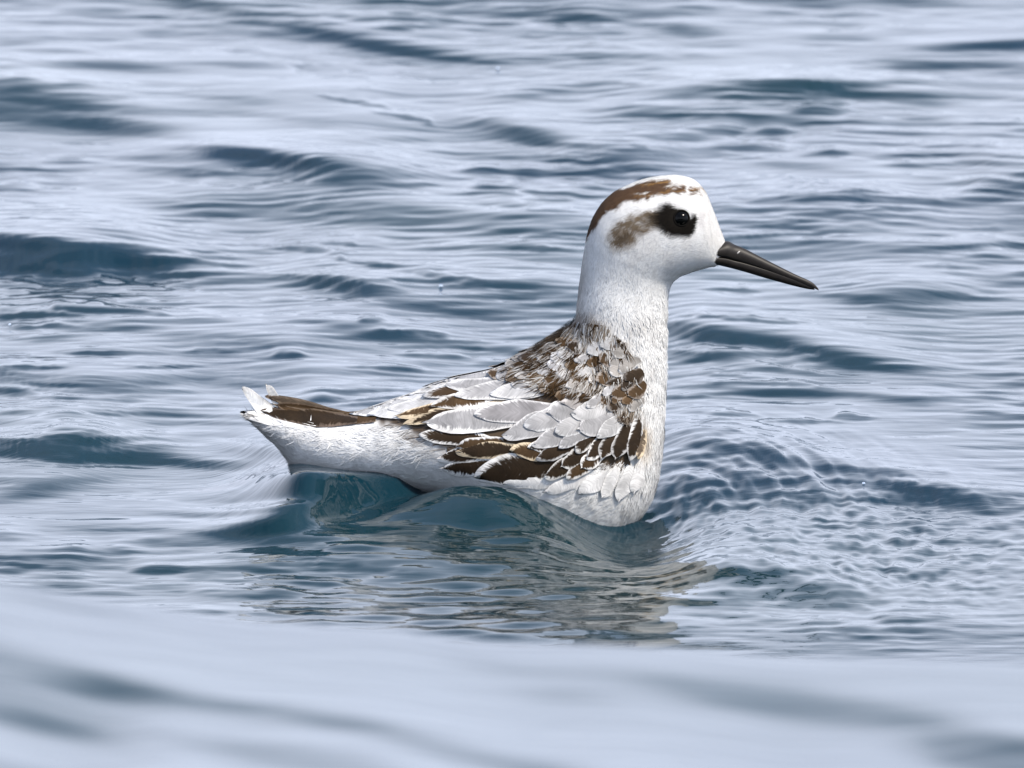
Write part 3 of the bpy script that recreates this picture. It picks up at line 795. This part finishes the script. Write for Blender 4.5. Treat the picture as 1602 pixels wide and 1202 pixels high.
for _m in (M_bill, M_bill2):
    _m.node_tree.nodes['Principled BSDF'].inputs['Specular IOR Level'].default_value = .32
M_nos = simple_mat('nostril_highlight', (.5, .48, .46), .3)  # pale colour paints the highlight on the nostril slit

def ball(c, r, nu=28, nv=18, sq=(1, 1, 1)):
    V = []
    for i in range(nv + 1):
        a = math.pi * i / nv
        for jx in range(nu):
            b = 2 * math.pi * jx / nu
            V.append((c[0] + r * sq[0] * math.sin(a) * math.cos(b), c[1] + r * sq[1] * math.sin(a) * math.sin(b), c[2] + r * sq[2] * math.cos(a)))
    return V, grid_faces(nv + 1, nu, True)
for side in (1, -1):
    p, n = hit(1065, 343)
    c = Vector((p.x, p.y * side + side * .0 , p.z))
    nn = Vector((n.x, n.y * side, n.z))
    c = c - nn * (8.0 * S)
    V, F = ball(c, 13.5 * S)
    e = link('eye', np_mesh('eye', V, F), M_eye, bird)
    # eyelid: a ring round the ball
    q = nn.to_track_quat('Z', 'Y')
    V = []; NU, NV = 40, 8
    for i in range(NU):
        a = 2 * math.pi * i / NU
        for jx in range(NV):
            b = 2 * math.pi * jx / NV
            rr = (12.0 + 1.7 * math.cos(b)) * S
            V.append(c + q @ Vector((rr * math.cos(a), rr * math.sin(a), (7.0 + 1.7 * math.sin(b)) * S)))
    F = [(i * NV + jx, ((i + 1) % NU) * NV + jx, ((i + 1) % NU) * NV + (jx + 1) % NV, i * NV + (jx + 1) % NV) for i in range(NU) for jx in range(NV)]
    link('eyelid', np_mesh('eyelid', [tuple(v) for v in V], F), M_lid, e)

def mandible(name, top, bot, hw, mat, parent, flat):
    n = 60; NAx = 28
    ks = np.linspace(0, 1, n)
    def ev(P):
        P = np.array(P, float); t = np.linspace(0, 1, len(P)); t = (P[:, 0] - P[0, 0]) / (P[-1, 0] - P[0, 0])
        return np.stack([np.interp(ks, t, P[:, 0]), np.interp(ks, t, P[:, 1])], -1)
    T = catmull(np.array(top, float), n); B = catmull(np.array(bot, float), n)
    H = catmull(np.array(hw, float)[:, None], n)[:, 0]
    a = np.linspace(0, 2 * math.pi, NAx, endpoint=False)
    V = []
    for i in range(n):
        for x in a:
            cc, ss = math.cos(x), math.sin(x)
            if flat == 'low' and cc < 0: ce = -abs(cc) ** .35
            elif flat == 'high' and cc > 0: ce = abs(cc) ** .35
            else: ce = cc
            P = (T[i] + B[i]) / 2 + (T[i] - B[i]) / 2 * ce
            x_, y_, z_ = b_world(P[0], P[1])
            V.append((x_, -H[i] * ss * S, z_))
    F = list(map(tuple, grid_faces(n, NAx, True)))
    me = bpy.data.meshes.new(name)
    me.from_pydata(V, [], F + [tuple(range(NAx))[::-1], tuple((n - 1) * NAx + np.arange(NAx))])
    me.polygons.foreach_set('use_smooth', np.ones(len(me.polygons), bool)); me.update()
    return link(name, me, mat, parent)
bill = mandible('bill', [(1112,386),(1135,378),(1150,384),(1165,390),(1200,408),(1240,428),(1268,441),(1279,451)],
                        [(1112,398),(1135,403),(1150,408),(1165,412.5),(1200,424),(1240,438.5),(1268,449.5),(1280.5,455)],
                        [25,18,12.5,10,7.4,5.2,3.4,.8], M_bill, bird, 'low')
low = mandible('lower_bill', [(1112,396),(1135,401),(1150,406),(1165,410),(1200,421),(1240,435.5),(1262,445),(1272,449.5)],
                        [(1112,412),(1127,416),(1145,420.5),(1165,426),(1200,436.5),(1240,447.5),(1262,452.5),(1274,454)],
                        [23,16,11.5,9.4,7,5,3.2,.7], M_bill2, bird, 'high')
V, F = ball((b_world(1153, 395)[0], -10.0 * S, b_world(1153, 395)[2]), 5 * S, 14, 8, (1.0, .35, .28))
c0 = Vector(b_world(1153, 395)); V = [tuple(c0 + (Vector((math.cos(.7) * (v[0] - c0.x) - math.sin(.7) * (v[2] - c0.z), v[1], math.sin(.7) * (v[0] - c0.x) + math.cos(.7) * (v[2] - c0.z))))) for v in V]
link('nostril', np_mesh('nostril', V, F), M_nos, bill)

# ------------------------------------------------------------------ drops thrown up on the water
def drop_material():
    m, t, p = new_mat('water_drop')
    p.inputs['Base Color'].default_value = (.9, .95, 1, 1)
    p.inputs['Roughness'].default_value = .02
    p.inputs['IOR'].default_value = 1.33
    p.inputs['Transmission Weight'].default_value = 1.0
    return m
M_drop = drop_material()
Wb = BVHTree.FromPolygons([Vector(v) for v in V_] , F_) if False else None
def water_z(x, y):
    i = int(np.clip(np.searchsorted(gy, y), 1, len(gy) - 1)); jx = int(np.clip(np.searchsorted(gx, x), 1, len(gx) - 1))
    return float(Zg[i, jx])
def on_water(px, py):
    """the point of the water surface seen at a photo pixel"""
    x, y, z = b_world(px, py)
    base = cam.location
    d = (Vector((x, y, z)) - base).normalized()
    s = 3.0
    while s < 7:
        q = base + d * s
        if q.z <= water_z(q.x, q.y): return q
        s += .004
    return base + d * 4
for (px, py, r, lab) in [(690,452,3.6,'clear water drop standing on the ripples between the tail and the neck of the bird'),
                         (779,113,3.0,'bright water drop on the dark ripple high above the back of the bird'),
                         (1352,760,2.8,'bright water drop on the bow wave ahead of the breast of the bird'),
                         (16,511,2.6,'small water drop on the rippled water by the left border')]:
    q = on_water(px, py)
    k = (q - cam.location).length / D
    V, F = ball((0, 0, 0), r * S * k, 18, 12, (1, 1, 1.15))
    o = link('water_drop', np_mesh('water_drop', V, F), M_drop)
    o.location = q + Vector((0, 0, r * S * k * .85))
    o['label'] = lab; o['category'] = 'water drop'; o['group'] = 'water drops on the surface'

# ------------------------------------------------------------------ the water clings to the bird: meniscus and small rings at the waterline
WV = np.empty(len(water.data.vertices) * 3, np.float32); water.data.vertices.foreach_get('co', WV); WV = WV.reshape(-1, 3)
near = np.where((WV[:, 0] > -.105) & (WV[:, 0] < .080) & (WV[:, 1] > -.075) & (WV[:, 1] < .05))[0]
dist = np.array([BVH.find_nearest(Vector(WV[i].tolist()))[3] for i in near])
nn_ = fbm(WV[near, 0] * 90, WV[near, 1] * 60, 191, 3)
WV[near, 2] += .0011 * np.exp(-dist / .0022) * (1 + nn_) + .00016 * np.exp(-dist / .012) * np.sin(dist * 2 * math.pi / .0052 + 2.5 * nn_) * (1 - np.exp(-dist / .002))
water.data.vertices.foreach_set('co', WV.ravel()); water.data.update()
